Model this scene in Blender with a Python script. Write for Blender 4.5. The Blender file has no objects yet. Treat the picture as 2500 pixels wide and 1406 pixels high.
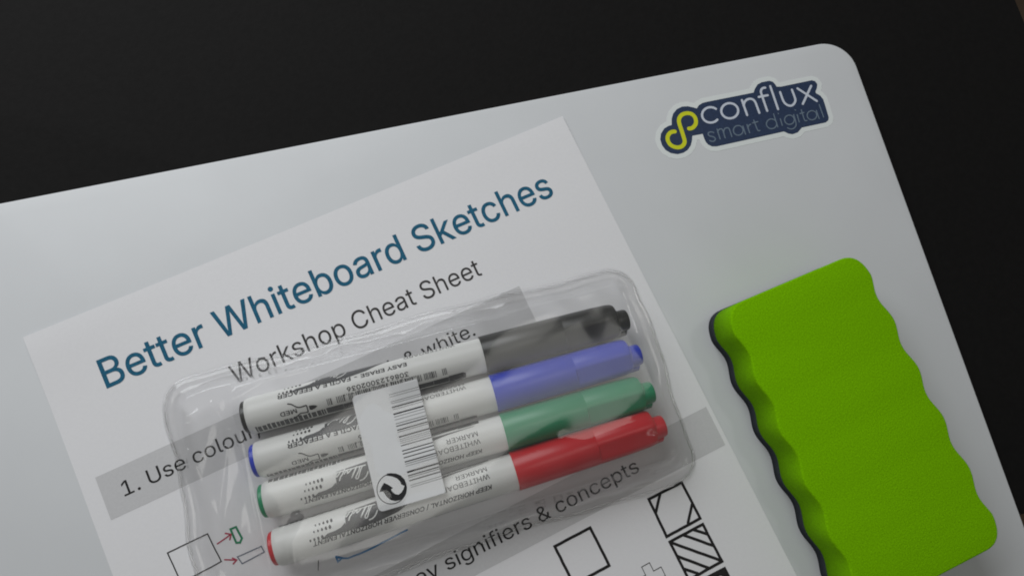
import bpy, bmesh, math, random
import mathutils
from mathutils import geometry
from mathutils import Matrix, Vector

C = bpy.context.scene
U = 0.01                      # every length below is in centimetres
random.seed(7)

# ------------------------------------------------------------------ camera
cam_data = bpy.data.cameras.new("camera")
cam = bpy.data.objects.new("camera", cam_data)
C.collection.objects.link(cam)
CR = ((0.898174, 0.404938, -0.171214),
      (-0.429103, 0.892200, -0.140875),
      (0.095712, 0.200000, 0.975110))
CP = (11.59469, -9.19986, 26.18484)
m = Matrix([list(CR[0]) + [CP[0] * U], list(CR[1]) + [CP[1] * U], list(CR[2]) + [CP[2] * U], [0, 0, 0, 1]])
cam.matrix_world = m
cam_data.sensor_fit = 'HORIZONTAL'
cam_data.sensor_width = 36.0
cam_data.lens = 36.0 * 0.7
cam_data.clip_start = 0.01
cam_data.clip_end = 60.0
C.camera = cam

# ------------------------------------------------------------------ world, lamps, exposure
world = bpy.data.worlds.new("World")
C.world = world
world.use_nodes = True
bg = world.node_tree.nodes["Background"]
bg.inputs[0].default_value = (1.0, 1.0, 0.95, 1)
bg.inputs[1].default_value = 0.11

def area(name, loc, target, sx, sy, power, col):
    d = bpy.data.lights.new(name, 'AREA')
    d.shape = 'RECTANGLE'
    d.size, d.size_y = sx, sy
    d.energy = power
    d.color = col
    o = bpy.data.objects.new(name, d)
    C.collection.objects.link(o)
    o.location = loc
    o.rotation_euler = (Vector(target) - Vector(loc)).to_track_quat('-Z', 'Y').to_euler()
    return o

area("window_light", (0.02, 0.51, 0.46), (0.09, -0.04, 0), 0.60, 0.46, 4.3, (0.95, 0.98, 1.0))
area("ceiling_light", (0.17, -0.095, 1.9), (0.17, -0.095, 0), 1.06, 0.28, 2.0, (1.0, 0.985, 0.93))
area("room_lamp", (0.75, -0.035, 1.25), (0.2, -0.1, 0), 0.09, 0.09, 0.55, (1.0, 0.985, 0.95))

C.view_settings.view_transform = 'Standard'
C.view_settings.look = 'None'
C.view_settings.exposure = 0.10
C.view_settings.gamma = 1.0
C.cycles.transparent_max_bounces = 24
C.cycles.max_bounces = 12
C.cycles.filter_width = 1.9
C.cycles.sample_clamp_indirect = 4.0

# ------------------------------------------------------------------ materials
def mat(name, col, rough=0.5, spec=0.5, noise=0.0, nscale=300.0, bump=0.0, bscale=800.0, coat=0.0, coat_rough=0.05, sheen=0.0, metallic=0.0):
    M = bpy.data.materials.new(name)
    M.use_nodes = True
    nt = M.node_tree
    b = nt.nodes["Principled BSDF"]
    b.inputs["Base Color"].default_value = (*col, 1)
    b.inputs["Roughness"].default_value = rough
    b.inputs["Specular IOR Level"].default_value = spec
    b.inputs["Coat Weight"].default_value = coat
    b.inputs["Coat Roughness"].default_value = coat_rough
    b.inputs["Sheen Weight"].default_value = sheen
    b.inputs["Metallic"].default_value = metallic
    tc = nt.nodes.new("ShaderNodeTexCoord")
    if noise > 0:
        n = nt.nodes.new("ShaderNodeTexNoise")
        n.inputs["Scale"].default_value = nscale
        n.inputs["Detail"].default_value = 6
        nt.links.new(tc.outputs["Object"], n.inputs["Vector"])
        r = nt.nodes.new("ShaderNodeValToRGB")
        r.color_ramp.elements[0].position = 0.3
        r.color_ramp.elements[1].position = 0.7
        r.color_ramp.elements[0].color = (*[c * (1 - noise) for c in col], 1)
        r.color_ramp.elements[1].color = (*[min(1, c * (1 + noise)) for c in col], 1)
        nt.links.new(n.outputs["Fac"], r.inputs["Fac"])
        nt.links.new(r.outputs["Color"], b.inputs["Base Color"])
    if bump > 0:
        n2 = nt.nodes.new("ShaderNodeTexNoise")
        n2.inputs["Scale"].default_value = bscale
        n2.inputs["Detail"].default_value = 4
        nt.links.new(tc.outputs["Object"], n2.inputs["Vector"])
        bp = nt.nodes.new("ShaderNodeBump")
        bp.inputs["Strength"].default_value = bump
        bp.inputs["Distance"].default_value = 0.0003
        nt.links.new(n2.outputs["Fac"], bp.inputs["Height"])
        nt.links.new(bp.outputs["Normal"], b.inputs["Normal"])
    return M

M_board = mat("gloss_board", (0.595, 0.605, 0.620), 0.42, 0.20, 0.03, 18, 0.04, 60, coat=0.05, coat_rough=0.09)
M_edge = mat("board_edge", (0.62, 0.64, 0.66), 0.35)
M_paper = mat("copy_paper", (0.735, 0.728, 0.745), 0.85, 0.2, 0.012, 900, 0.10, 1500)
M_band = mat("grey_highlight_ink", (0.545, 0.54, 0.55), 0.85, 0.2, 0.03, 1200)
M_teal = mat("teal_ink", (0.012, 0.105, 0.185), 0.7, 0.2, 0.25, 1500)
M_ink = mat("grey_ink", (0.045, 0.042, 0.042), 0.7, 0.2, 0.25, 1500)
M_inkblack = mat("black_ink", (0.018, 0.017, 0.017), 0.7, 0.2, 0.3, 1500)
M_inkred = mat("red_ink", (0.38, 0.03, 0.07), 0.7, 0.2, 0.3, 2500)
M_inkgreen = mat("green_ink", (0.01, 0.20, 0.09), 0.7, 0.2, 0.3, 2500)
M_inkblue = mat("blue_ink", (0.01, 0.17, 0.42), 0.7, 0.2, 0.3, 2500)
M_table = mat("dark_laminate", (0.0080, 0.0075, 0.0074), 0.8, 0.11, 0.10, 400, 0.3, 700)
M_floor = mat("brown_floor", (0.10, 0.065, 0.04), 0.5, 0.4, 0.35, 6)
M_white = mat("white_barrel", (0.71, 0.71, 0.69), 0.38, 0.45, 0.01, 60)
M_print = mat("barrel_print", (0.03, 0.03, 0.032), 0.5, 0.4, 0.2, 2500)
M_printlight = mat("barrel_print_light", (0.085, 0.085, 0.087), 0.5, 0.4, 0.15, 2500)
M_label = mat("label_paper", (0.70, 0.705, 0.715), 0.55, 0.35, 0.01, 600)
M_labelink = mat("label_ink", (0.014, 0.014, 0.016), 0.55, 0.35, 0.2, 2500)
M_navy = mat("navy_print", (0.017, 0.034, 0.082), 0.45, 0.4, 0.15, 900)
M_lime = mat("lime_print", (0.60, 0.62, 0.01), 0.45, 0.4, 0.05, 900)
M_sticker = mat("sticker_white", (0.69, 0.72, 0.715), 0.40, 0.5, 0.01, 900)
M_lettering = mat("pale_print", (0.56, 0.60, 0.68), 0.45, 0.4)
M_lettering2 = mat("grey_blue_print", (0.13, 0.175, 0.23), 0.45, 0.4)
M_eraser = mat("green_foam", (0.185, 0.465, 0.001), 0.95, 0.04, 0.20, 2000, 0.5, 2600, sheen=0.0)
M_felt = mat("dark_felt", (0.040, 0.045, 0.054), 0.95, 0.05, 0.25, 2000, 0.6, 2500)
CAPS = {
    'black': mat("black_plastic", (0.020, 0.020, 0.018), 0.32, 0.5, 0, 1, 0.02, 300),
    'blue': mat("blue_plastic", (0.018, 0.045, 0.50), 0.32, 0.5, 0, 1, 0.02, 300),
    'green': mat("green_plastic", (0.003, 0.25, 0.105), 0.32, 0.5, 0, 1, 0.02, 300),
    'red': mat("red_plastic", (0.56, 0.014, 0.022), 0.32, 0.5, 0, 1, 0.02, 300),
}

def clear_plastic(name, tint, rough, boost, haze):
    M = bpy.data.materials.new(name)
    M.use_nodes = True
    nt = M.node_tree
    nt.nodes.remove(nt.nodes["Principled BSDF"])
    out = nt.nodes["Material Output"]
    tr = nt.nodes.new("ShaderNodeBsdfTransparent"); tr.inputs[0].default_value = (*tint, 1)
    gl = nt.nodes.new("ShaderNodeBsdfGlossy"); gl.inputs["Roughness"].default_value = rough
    gl.inputs[0].default_value = (1, 1, 1, 1)
    fr = nt.nodes.new("ShaderNodeFresnel"); fr.inputs[0].default_value = 1.52
    mu = nt.nodes.new("ShaderNodeMath"); mu.operation = 'MULTIPLY'; mu.inputs[1].default_value = boost
    mu.use_clamp = True
    tc = nt.nodes.new("ShaderNodeTexCoord")
    mi = nt.nodes.new("ShaderNodeMath"); mi.operation = 'MINIMUM'; mi.inputs[1].default_value = 0.38
    mx = nt.nodes.new("ShaderNodeMixShader")
    nt.links.new(fr.outputs[0], mu.inputs[0])
    nt.links.new(mu.outputs[0], mi.inputs[0]); nt.links.new(mi.outputs[0], mx.inputs[0])
    nt.links.new(tr.outputs[0], mx.inputs[1])
    nt.links.new(gl.outputs[0], mx.inputs[2])
    # scuffed film scatters a little light
    df = nt.nodes.new("ShaderNodeBsdfDiffuse"); df.inputs[0].default_value = (0.9, 0.9, 0.92, 1)
    tl = nt.nodes.new("ShaderNodeBsdfTranslucent"); tl.inputs[0].default_value = (0.9, 0.9, 0.92, 1)
    sc = nt.nodes.new("ShaderNodeMixShader"); sc.inputs[0].default_value = 0.35
    nt.links.new(df.outputs[0], sc.inputs[1]); nt.links.new(tl.outputs[0], sc.inputs[2])
    n3 = nt.nodes.new("ShaderNodeTexNoise"); n3.inputs["Scale"].default_value = 90; n3.inputs["Detail"].default_value = 4
    nt.links.new(tc.outputs["Object"], n3.inputs["Vector"])
    hz = nt.nodes.new("ShaderNodeMath"); hz.operation = 'MULTIPLY'; hz.inputs[1].default_value = haze * 2
    nt.links.new(n3.outputs["Fac"], hz.inputs[0])
    mh = nt.nodes.new("ShaderNodeMixShader")
    nt.links.new(hz.outputs[0], mh.inputs[0]); nt.links.new(mx.outputs[0], mh.inputs[1]); nt.links.new(sc.outputs[0], mh.inputs[2])
    nt.links.new(mh.outputs[0], out.inputs[0])
    return M

M_shell = clear_plastic("clear_blister", (0.999, 0.999, 0.999), 0.055, 0.85, 0.030)
M_back = clear_plastic("clear_backing", (0.999, 0.999, 0.999), 0.12, 0.08, 0.0)
M_rim = bpy.data.materials.new("clear_rim"); M_rim.use_nodes = True
_b = M_rim.node_tree.nodes["Principled BSDF"]
_b.inputs["Base Color"].default_value = (0.97, 0.97, 0.97, 1)
_b.inputs["Roughness"].default_value = 0.08
_b.inputs["IOR"].default_value = 1.22
_b.inputs["Transmission Weight"].default_value = 1.0

# ------------------------------------------------------------------ helpers
def link(o, parent=None):
    C.collection.objects.link(o)
    if parent is not None:
        o.parent = parent
    return o

def thing(name, label, cat, loc=(0, 0, 0), rz=0.0, group=None, kind=None):
    o = bpy.data.objects.new(name, None)
    o.empty_display_size = 0.02
    link(o)
    o.location = [c * U for c in loc]
    o.rotation_euler = (0, 0, rz)
    tag(o, label, cat, group, kind)
    return o

def tag(o, label=None, cat=None, group=None, kind=None):
    if label: o['label'] = label
    if cat: o['category'] = cat
    if group: o['group'] = group
    if kind: o['kind'] = kind
    return o

def mesh(name, V, F, material, parent=None, smooth=False, label=None):
    me = bpy.data.meshes.new(name)
    me.from_pydata([(x * U, y * U, z * U) for x, y, z in V], [], F)
    me.materials.append(material)
    me.update()
    if smooth:
        me.polygons.foreach_set("use_smooth", [True] * len(me.polygons))
    o = bpy.data.objects.new(name, me)
    link(o, parent)
    if label: o['label'] = label
    return o

class MB:
    def __init__(s): s.V = []; s.F = []
    def add(s, V, F):
        k = len(s.V); s.V += list(V); s.F += [tuple(i + k for i in f) for f in F]
    def ribbon(s, pts, w, z, closed=False, cap=True, zf=None):
        """flat stroke of width w along pts, round ends"""
        n = len(pts); h = w / 2
        L = []; R = []
        for i in range(n):
            if closed: a = pts[(i - 1) % n]; b = pts[(i + 1) % n]
            else: a = pts[max(0, i - 1)]; b = pts[min(n - 1, i + 1)]
            def un(p, q):
                dx, dy = q[0] - p[0], q[1] - p[1]; l = math.hypot(dx, dy) or 1e-9
                return dx / l, dy / l
            d1 = un(a, pts[i]) if (closed or i > 0) else un(pts[i], b)
            d2 = un(pts[i], b) if (closed or i < n - 1) else d1
            nx, ny = -(d1[1] + d2[1]), d1[0] + d2[0]
            l = math.hypot(nx, ny) or 1e-9; nx /= l; ny /= l
            co = max(0.45, nx * -d1[1] + ny * d1[0])
            L.append((pts[i][0] + nx * h / co, pts[i][1] + ny * h / co)); R.append((pts[i][0] - nx * h / co, pts[i][1] - ny * h / co))
        V = []; F = []
        for a, b in zip(L, R): V += [a, b]
        for i in range(n if closed else n - 1):
            j = (i + 1) % n
            F.append((2 * i, 2 * i + 1, 2 * j + 1, 2 * j))
        if cap and not closed:
            for (c, o_, base) in ((pts[0], pts[1], 0), (pts[-1], pts[-2], 2 * (n - 1))):
                ang = math.atan2(c[1] - o_[1], c[0] - o_[0])
                k = len(V); idx = []
                for q in range(1, 6):
                    t = ang - math.pi / 2 + math.pi * q / 6
                    V.append((c[0] + h * math.cos(t), c[1] + h * math.sin(t))); idx.append(k + q - 1)
                if base == 0: F.append(tuple([0] + idx + [1]))
                else: F.append(tuple([base + 1] + idx + [base]))
        zz = (lambda x, y: z) if zf is None else zf
        s.add([(x, y, zz(x, y)) for x, y in V], F)
    def poly(s, pts, z, zf=None):
        zz = (lambda x, y: z) if zf is None else zf
        s.add([(x, y, zz(x, y)) for x, y in pts], [tuple(range(len(pts)))])
    def build(s, name, material, parent=None, smooth=False, label=None):
        return mesh(name, s.V, s.F, material, parent, smooth, label)

def fillpoly(name, pts, z, material, parent=None, zf=None, thick=None):
    """triangulated flat shape, optional thickness"""
    bm = bmesh.new()
    vs = [bm.verts.new((x * U, y * U, z * U)) for x, y in pts]
    f = bm.faces.new(vs)
    if f.normal.z < 0: f.normal_flip()
    bm.normal_update()
    if f.normal.z < 0: f.normal_flip()
    if thick:
        r = bmesh.ops.extrude_face_region(bm, geom=[f])
        vv = [g for g in r['geom'] if isinstance(g, bmesh.types.BMVert)]
        bmesh.ops.translate(bm, verts=vv, vec=(0, 0, thick * U))
        bmesh.ops.recalc_face_normals(bm, faces=bm.faces)
    bmesh.ops.triangulate(bm, faces=bm.faces)
    me = bpy.data.meshes.new(name); bm.to_mesh(me); bm.free()
    me.materials.append(material)
    o = bpy.data.objects.new(name, me)
    return link(o, parent)

try:
    FONT = bpy.data.fonts.load(bpy.utils.system_resource('DATAFILES') + '/fonts/Inter.woff2')
except Exception:
    FONT = None

_gc = {}
def glyphs(s, bold=0.0, spacing=1.0, res=4):
    """outline of the text as clean triangles (constrained Delaunay, non-zero winding)"""
    key = (s, bold, spacing)
    if key in _gc: return _gc[key]
    c = bpy.data.curves.new('t', 'FONT'); c.body = s
    if FONT: c.font = FONT
    c.space_character = spacing
    o = bpy.data.objects.new('t', c); C.collection.objects.link(o)
    bpy.context.view_layer.update()
    cu = o.to_curve(bpy.context.evaluated_depsgraph_get())
    loops = []
    for sp in cu.splines:
        L = []
        if sp.type == 'BEZIER':
            bp = sp.bezier_points; n = len(bp)
            for i in range(n):
                p0, p1, p2, p3 = bp[i].co, bp[i].handle_right, bp[(i + 1) % n].handle_left, bp[(i + 1) % n].co
                straight = abs((p1 - p0).xy.cross((p3 - p0).xy)) + abs((p2 - p0).xy.cross((p3 - p0).xy)) < 1e-5
                k = 1 if straight else res
                for q in range(k):
                    t = q / k; w = 1 - t
                    L.append((w ** 3 * p0.x + 3 * w * w * t * p1.x + 3 * w * t * t * p2.x + t ** 3 * p3.x,
                              w ** 3 * p0.y + 3 * w * w * t * p1.y + 3 * w * t * t * p2.y + t ** 3 * p3.y))
        else:
            L = [(p.co.x, p.co.y) for p in sp.points]
        M = []
        for p in L:
            if not M or math.hypot(p[0] - M[-1][0], p[1] - M[-1][1]) > 1e-4: M.append(p)
        if len(M) > 1 and math.hypot(M[0][0] - M[-1][0], M[0][1] - M[-1][1]) < 1e-4: M.pop()
        if len(M) > 2: loops.append(M)
    o.to_curve_clear()
    bpy.data.objects.remove(o); bpy.data.curves.remove(c)
    big = max(loops, key=lambda L: abs(sum(L[i - 1][0] * L[i][1] - L[i][0] * L[i - 1][1] for i in range(len(L)))))
    sg = 1 if sum(big[i - 1][0] * big[i][1] - big[i][0] * big[i - 1][1] for i in range(len(big))) > 0 else -1
    if bold:
        NL = []
        for L in loops:
            n = len(L); R = []
            for i in range(n):
                a, b, d = L[i - 1], L[i], L[(i + 1) % n]
                u1 = Vector((b[0] - a[0], b[1] - a[1])).normalized(); u2 = Vector((d[0] - b[0], d[1] - b[1])).normalized()
                nn = Vector((u1.y + u2.y, -u1.x - u2.x))
                nn = nn.normalized() if nn.length > 1e-6 else Vector((u1.y, -u1.x))
                co = max(0.5, nn.x * u1.y - nn.y * u1.x)
                R.append((b[0] + sg * nn.x * bold / co, b[1] + sg * nn.y * bold / co))
            NL.append(R)
        loops = NL
    V = []; E = []
    for L in loops:
        k = len(V); V += [Vector(p) for p in L]
        E += [(k + i, k + (i + 1) % len(L)) for i in range(len(L))]
    r = mathutils.geometry.delaunay_2d_cdt(V, E, [], 0, 1e-6)
    ov = [(v.x, v.y) for v in r[0]]
    boxes = [(min(p[0] for p in L), max(p[0] for p in L), min(p[1] for p in L), max(p[1] for p in L), L) for L in loops]
    F = []
    for f in r[2]:
        x = sum(ov[i][0] for i in f) / len(f); y = sum(ov[i][1] for i in f) / len(f); wn = 0
        for x0, x1, y0, y1, L in boxes:
            if not (x0 <= x <= x1 and y0 <= y <= y1): continue
            for i in range(len(L)):
                a = L[i - 1]; b = L[i]
                if (a[1] <= y) != (b[1] <= y):
                    xx = a[0] + (y - a[1]) / (b[1] - a[1]) * (b[0] - a[0])
                    if xx > x: wn += 1 if b[1] > a[1] else -1
        if wn: F.append(tuple(f))
    _gc[key] = (ov, F)
    return ov, F
_cap = glyphs('H')[0]
CAPH = max(y for x, y in _cap)

def text(mb, s, x0, x1, y, cap, fn, bold=0.0, spacing=1.0, slant=0.0):
    """lay text between x0 and x1 on baseline y; fn maps (x, y) to a surface point"""
    V, F = glyphs(s, bold, spacing)
    a = min(v[0] for v in V); b = max(v[0] for v in V)
    mb.add([fn(x0 + (v[0] - a) / (b - a) * (x1 - x0) + slant * v[1] / CAPH * cap, y + v[1] / CAPH * cap) for v in V], F)

def rrect(x0, y0, x1, y1, r, n=8):
    P = []
    for cx, cy, a in ((x1 - r, y1 - r, 0), (x0 + r, y1 - r, 90), (x0 + r, y0 + r, 180), (x1 - r, y0 + r, 270)):
        for k in range(n + 1):
            t = math.radians(a + 90 * k / n); P.append((cx + r * math.cos(t), cy + r * math.sin(t)))
    return P

def slab(name, outline, z0, z1, bev, material, parent=None):
    """solid plate with a rounded top edge"""
    n = len(outline); rings = []
    cx = sum(p[0] for p in outline) / n; cy = sum(p[1] for p in outline) / n
    def inset(d):
        R = []
        for i in range(n):
            a = outline[i - 1]; b = outline[(i + 1) % n]
            dx, dy = b[0] - a[0], b[1] - a[1]; l = math.hypot(dx, dy) or 1
            R.append((outline[i][0] - dy / l * d, outline[i][1] + dx / l * d))
        return R
    prof = [(0, z0)] + [(bev * (1 - math.cos(t)), z1 - bev + bev * math.sin(t)) for t in [math.radians(a) for a in (0, 22, 45, 67, 90)]]
    V = []
    for d, z in prof: V += [(x, y, z) for x, y in inset(d)]
    F = []
    for k in range(len(prof) - 1):
        for i in range(n):
            j = (i + 1) % n
            F.append((k * n + i, k * n + j, (k + 1) * n + j, (k + 1) * n + i))
    F.append(tuple(range((len(prof) - 1) * n, len(prof) * n)))
    F.append(tuple(reversed(range(n))))
    return mesh(name, V, F, material, parent, True)

LOGO_BADGE = [[-1.869,0.651],[-1.735,0.771],[-1.554,0.832],[-1.357,0.841],[0.703,0.834],[0.822,0.994],[0.988,1.144],[1.19,1.204],[1.539,1.201],[1.679,1.122],[1.736,0.993],[1.766,0.885],[1.938,0.85],[3.355,0.857],[3.484,0.79],[3.534,0.644],[3.463,0.49],[3.338,0.329],[3.348,0.26],[3.488,0.13],[3.559,-0.053],[3.554,-0.304],[3.523,-0.866],[3.463,-0.986],[3.32,-1.056],[2.232,-1.06],[2.122,-1.136],[1.992,-1.223],[1.75,-1.254],[1.575,-1.185],[1.473,-1.097],[1.419,-1.063],[-1.552,-1.091],[-1.732,-1.053],[-1.873,-0.942],[-1.94,-0.799],[-1.957,-0.601],[-1.959,-0.455],[-2.403,-0.443],[-2.468,-0.622],[-2.585,-0.823],[-2.76,-0.978],[-2.975,-1.06],[-3.231,-1.069],[-3.484,-0.967],[-3.654,-0.803],[-3.743,-0.576],[-3.744,-0.32],[-3.642,-0.084],[-3.444,0.1],[-3.233,0.169],[-3.104,0.174],[-3.025,0.433],[-2.9,0.635],[-2.694,0.789],[-2.45,0.853],[-2.203,0.818],[-2.006,0.728]]
LOGO_BORDER = [[-1.853,0.933],[-1.836,0.944],[-1.818,0.953],[-1.799,0.961],[-1.739,0.981],[-1.678,1.001],[-1.604,1.026],[-1.591,1.029],[-1.577,1.031],[-1.563,1.032],[-1.497,1.035],[-1.432,1.038],[-1.364,1.041],[-1.361,1.041],[-1.359,1.041],[-1.356,1.041],[-1.277,1.041],[-1.198,1.04],[-1.119,1.04],[-1.039,1.04],[-0.96,1.04],[-0.881,1.039],[-0.802,1.039],[-0.722,1.039],[-0.643,1.039],[-0.564,1.038],[-0.485,1.038],[-0.406,1.038],[-0.326,1.037],[-0.247,1.037],[-0.168,1.037],[-0.089,1.037],[-0.009,1.036],[0.07,1.036],[0.149,1.036],[0.228,1.036],[0.308,1.035],[0.387,1.035],[0.466,1.035],[0.545,1.035],[0.622,1.06],[0.668,1.121],[0.674,1.129],[0.681,1.136],[0.688,1.142],[0.743,1.192],[0.799,1.242],[0.871,1.306],[0.89,1.318],[0.91,1.328],[0.931,1.336],[0.998,1.356],[1.066,1.376],[1.147,1.399],[1.162,1.402],[1.177,1.404],[1.192,1.404],[1.262,1.403],[1.331,1.403],[1.401,1.402],[1.471,1.402],[1.566,1.399],[1.591,1.394],[1.615,1.386],[1.637,1.375],[1.684,1.349],[1.731,1.323],[1.804,1.278],[1.827,1.256],[1.847,1.231],[1.862,1.203],[1.89,1.138],[1.922,1.067],[1.924,1.06],[1.927,1.053],[2.016,1.05],[2.094,1.051],[2.173,1.051],[2.252,1.052],[2.331,1.052],[2.409,1.052],[2.488,1.053],[2.567,1.053],[2.646,1.053],[2.724,1.054],[2.803,1.054],[2.882,1.055],[2.96,1.055],[3.039,1.055],[3.118,1.056],[3.197,1.056],[3.275,1.057],[3.378,1.056],[3.402,1.051],[3.425,1.044],[3.447,1.034],[3.512,1.001],[3.608,0.947],[3.636,0.92],[3.658,0.889],[3.673,0.855],[3.698,0.782],[3.732,0.672],[3.734,0.634],[3.728,0.596],[3.716,0.56],[3.692,0.509],[3.668,0.458],[3.64,0.396],[3.634,0.386],[3.628,0.377],[3.621,0.367],[3.579,0.314],[3.64,0.26],[3.653,0.242],[3.665,0.223],[3.674,0.202],[3.698,0.141],[3.722,0.08],[3.752,0.001],[3.756,-0.018],[3.758,-0.037],[3.759,-0.057],[3.758,-0.12],[3.756,-0.182],[3.755,-0.245],[3.754,-0.31],[3.754,-0.312],[3.754,-0.313],[3.754,-0.315],[3.75,-0.385],[3.746,-0.456],[3.742,-0.526],[3.738,-0.596],[3.734,-0.666],[3.73,-0.737],[3.727,-0.807],[3.721,-0.897],[3.716,-0.917],[3.71,-0.937],[3.702,-0.955],[3.672,-1.015],[3.625,-1.103],[3.604,-1.128],[3.579,-1.149],[3.551,-1.166],[3.479,-1.201],[3.387,-1.244],[3.365,-1.251],[3.343,-1.255],[3.321,-1.256],[3.243,-1.256],[3.165,-1.257],[3.088,-1.257],[3.01,-1.257],[2.932,-1.257],[2.854,-1.258],[2.777,-1.258],[2.699,-1.258],[2.621,-1.259],[2.544,-1.259],[2.466,-1.259],[2.388,-1.259],[2.31,-1.26],[2.291,-1.263],[2.235,-1.301],[2.234,-1.301],[2.234,-1.302],[2.233,-1.302],[2.168,-1.346],[2.083,-1.401],[2.062,-1.41],[2.04,-1.417],[2.017,-1.421],[1.957,-1.429],[1.896,-1.437],[1.836,-1.445],[1.75,-1.454],[1.725,-1.452],[1.701,-1.448],[1.677,-1.44],[1.618,-1.417],[1.56,-1.394],[1.486,-1.364],[1.472,-1.356],[1.458,-1.347],[1.444,-1.336],[1.393,-1.292],[1.366,-1.266],[1.343,-1.264],[1.265,-1.264],[1.186,-1.265],[1.108,-1.266],[1.03,-1.267],[0.952,-1.267],[0.874,-1.268],[0.795,-1.269],[0.717,-1.27],[0.639,-1.27],[0.561,-1.271],[0.483,-1.272],[0.404,-1.273],[0.326,-1.273],[0.248,-1.274],[0.17,-1.275],[0.092,-1.276],[0.014,-1.276],[-0.065,-1.277],[-0.143,-1.278],[-0.221,-1.278],[-0.299,-1.279],[-0.377,-1.28],[-0.456,-1.281],[-0.534,-1.281],[-0.612,-1.282],[-0.69,-1.283],[-0.768,-1.284],[-0.846,-1.284],[-0.925,-1.285],[-1.003,-1.286],[-1.081,-1.287],[-1.159,-1.287],[-1.237,-1.288],[-1.316,-1.289],[-1.394,-1.29],[-1.472,-1.29],[-1.561,-1.291],[-1.572,-1.29],[-1.583,-1.289],[-1.593,-1.287],[-1.653,-1.274],[-1.713,-1.261],[-1.795,-1.243],[-1.817,-1.234],[-1.837,-1.223],[-1.856,-1.21],[-1.903,-1.173],[-1.95,-1.136],[-2.014,-1.084],[-2.03,-1.066],[-2.043,-1.047],[-2.054,-1.027],[-2.088,-0.955],[-2.128,-0.868],[-2.133,-0.851],[-2.137,-0.834],[-2.139,-0.816],[-2.145,-0.75],[-2.151,-0.684],[-2.186,-0.649],[-2.26,-0.647],[-2.283,-0.699],[-2.287,-0.707],[-2.291,-0.715],[-2.295,-0.723],[-2.334,-0.79],[-2.373,-0.857],[-2.421,-0.937],[-2.43,-0.95],[-2.441,-0.962],[-2.452,-0.973],[-2.511,-1.024],[-2.569,-1.076],[-2.641,-1.139],[-2.656,-1.149],[-2.672,-1.158],[-2.689,-1.165],[-2.76,-1.192],[-2.832,-1.22],[-2.919,-1.252],[-2.935,-1.256],[-2.952,-1.259],[-2.968,-1.26],[-3.032,-1.262],[-3.096,-1.264],[-3.16,-1.267],[-3.245,-1.269],[-3.266,-1.266],[-3.286,-1.261],[-3.306,-1.254],[-3.369,-1.229],[-3.432,-1.203],[-3.496,-1.178],[-3.576,-1.144],[-3.593,-1.135],[-3.608,-1.124],[-3.623,-1.111],[-3.68,-1.056],[-3.736,-1.002],[-3.807,-0.931],[-3.82,-0.914],[-3.831,-0.896],[-3.84,-0.876],[-3.862,-0.819],[-3.885,-0.763],[-3.907,-0.706],[-3.935,-0.632],[-3.939,-0.614],[-3.942,-0.595],[-3.943,-0.577],[-3.943,-0.513],[-3.943,-0.449],[-3.944,-0.385],[-3.943,-0.3],[-3.94,-0.28],[-3.935,-0.26],[-3.928,-0.241],[-3.902,-0.182],[-3.877,-0.123],[-3.851,-0.064],[-3.816,0.014],[-3.805,0.031],[-3.793,0.048],[-3.778,0.063],[-3.729,0.109],[-3.679,0.155],[-3.63,0.201],[-3.564,0.26],[-3.546,0.272],[-3.526,0.282],[-3.506,0.29],[-3.436,0.313],[-3.365,0.336],[-3.282,0.363],[-3.268,0.366],[-3.255,0.368],[-3.236,0.427],[-3.212,0.504],[-3.207,0.515],[-3.202,0.527],[-3.195,0.538],[-3.153,0.606],[-3.112,0.673],[-3.059,0.756],[-3.047,0.77],[-3.034,0.783],[-3.02,0.795],[-2.968,0.834],[-2.917,0.872],[-2.865,0.911],[-2.798,0.96],[-2.781,0.969],[-2.763,0.977],[-2.745,0.982],[-2.684,0.998],[-2.623,1.014],[-2.562,1.03],[-2.481,1.051],[-2.462,1.053],[-2.442,1.053],[-2.422,1.051],[-2.36,1.042],[-2.298,1.034],[-2.237,1.025],[-2.161,1.013],[-2.147,1.01],[-2.133,1.005],[-2.12,1.0],[-2.054,0.97],[-1.989,0.94],[-1.919,0.908],[-1.915,0.906],[-1.912,0.904],[-1.908,0.902]]
LOGO_ORG = [27.9519,-2.8347]
LOGO_SYMBOL = [[-2.446,-0.12],[-2.336,-0.126],[-2.227,-0.084],[-2.116,0.016],[-2.061,0.151],[-2.06,0.297],[-2.117,0.424],[-2.221,0.504],[-2.354,0.538],[-2.519,0.524],[-2.652,0.453],[-2.746,0.326],[-2.776,0.154],[-2.773,-0.041],[-2.769,-0.236],[-2.77,-0.446],[-2.784,-0.604],[-2.854,-0.717],[-2.971,-0.789],[-3.117,-0.799],[-3.254,-0.751],[-3.373,-0.655],[-3.44,-0.513],[-3.442,-0.352],[-3.377,-0.221],[-3.261,-0.132],[-3.143,-0.109],[-3.061,-0.12]]
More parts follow.
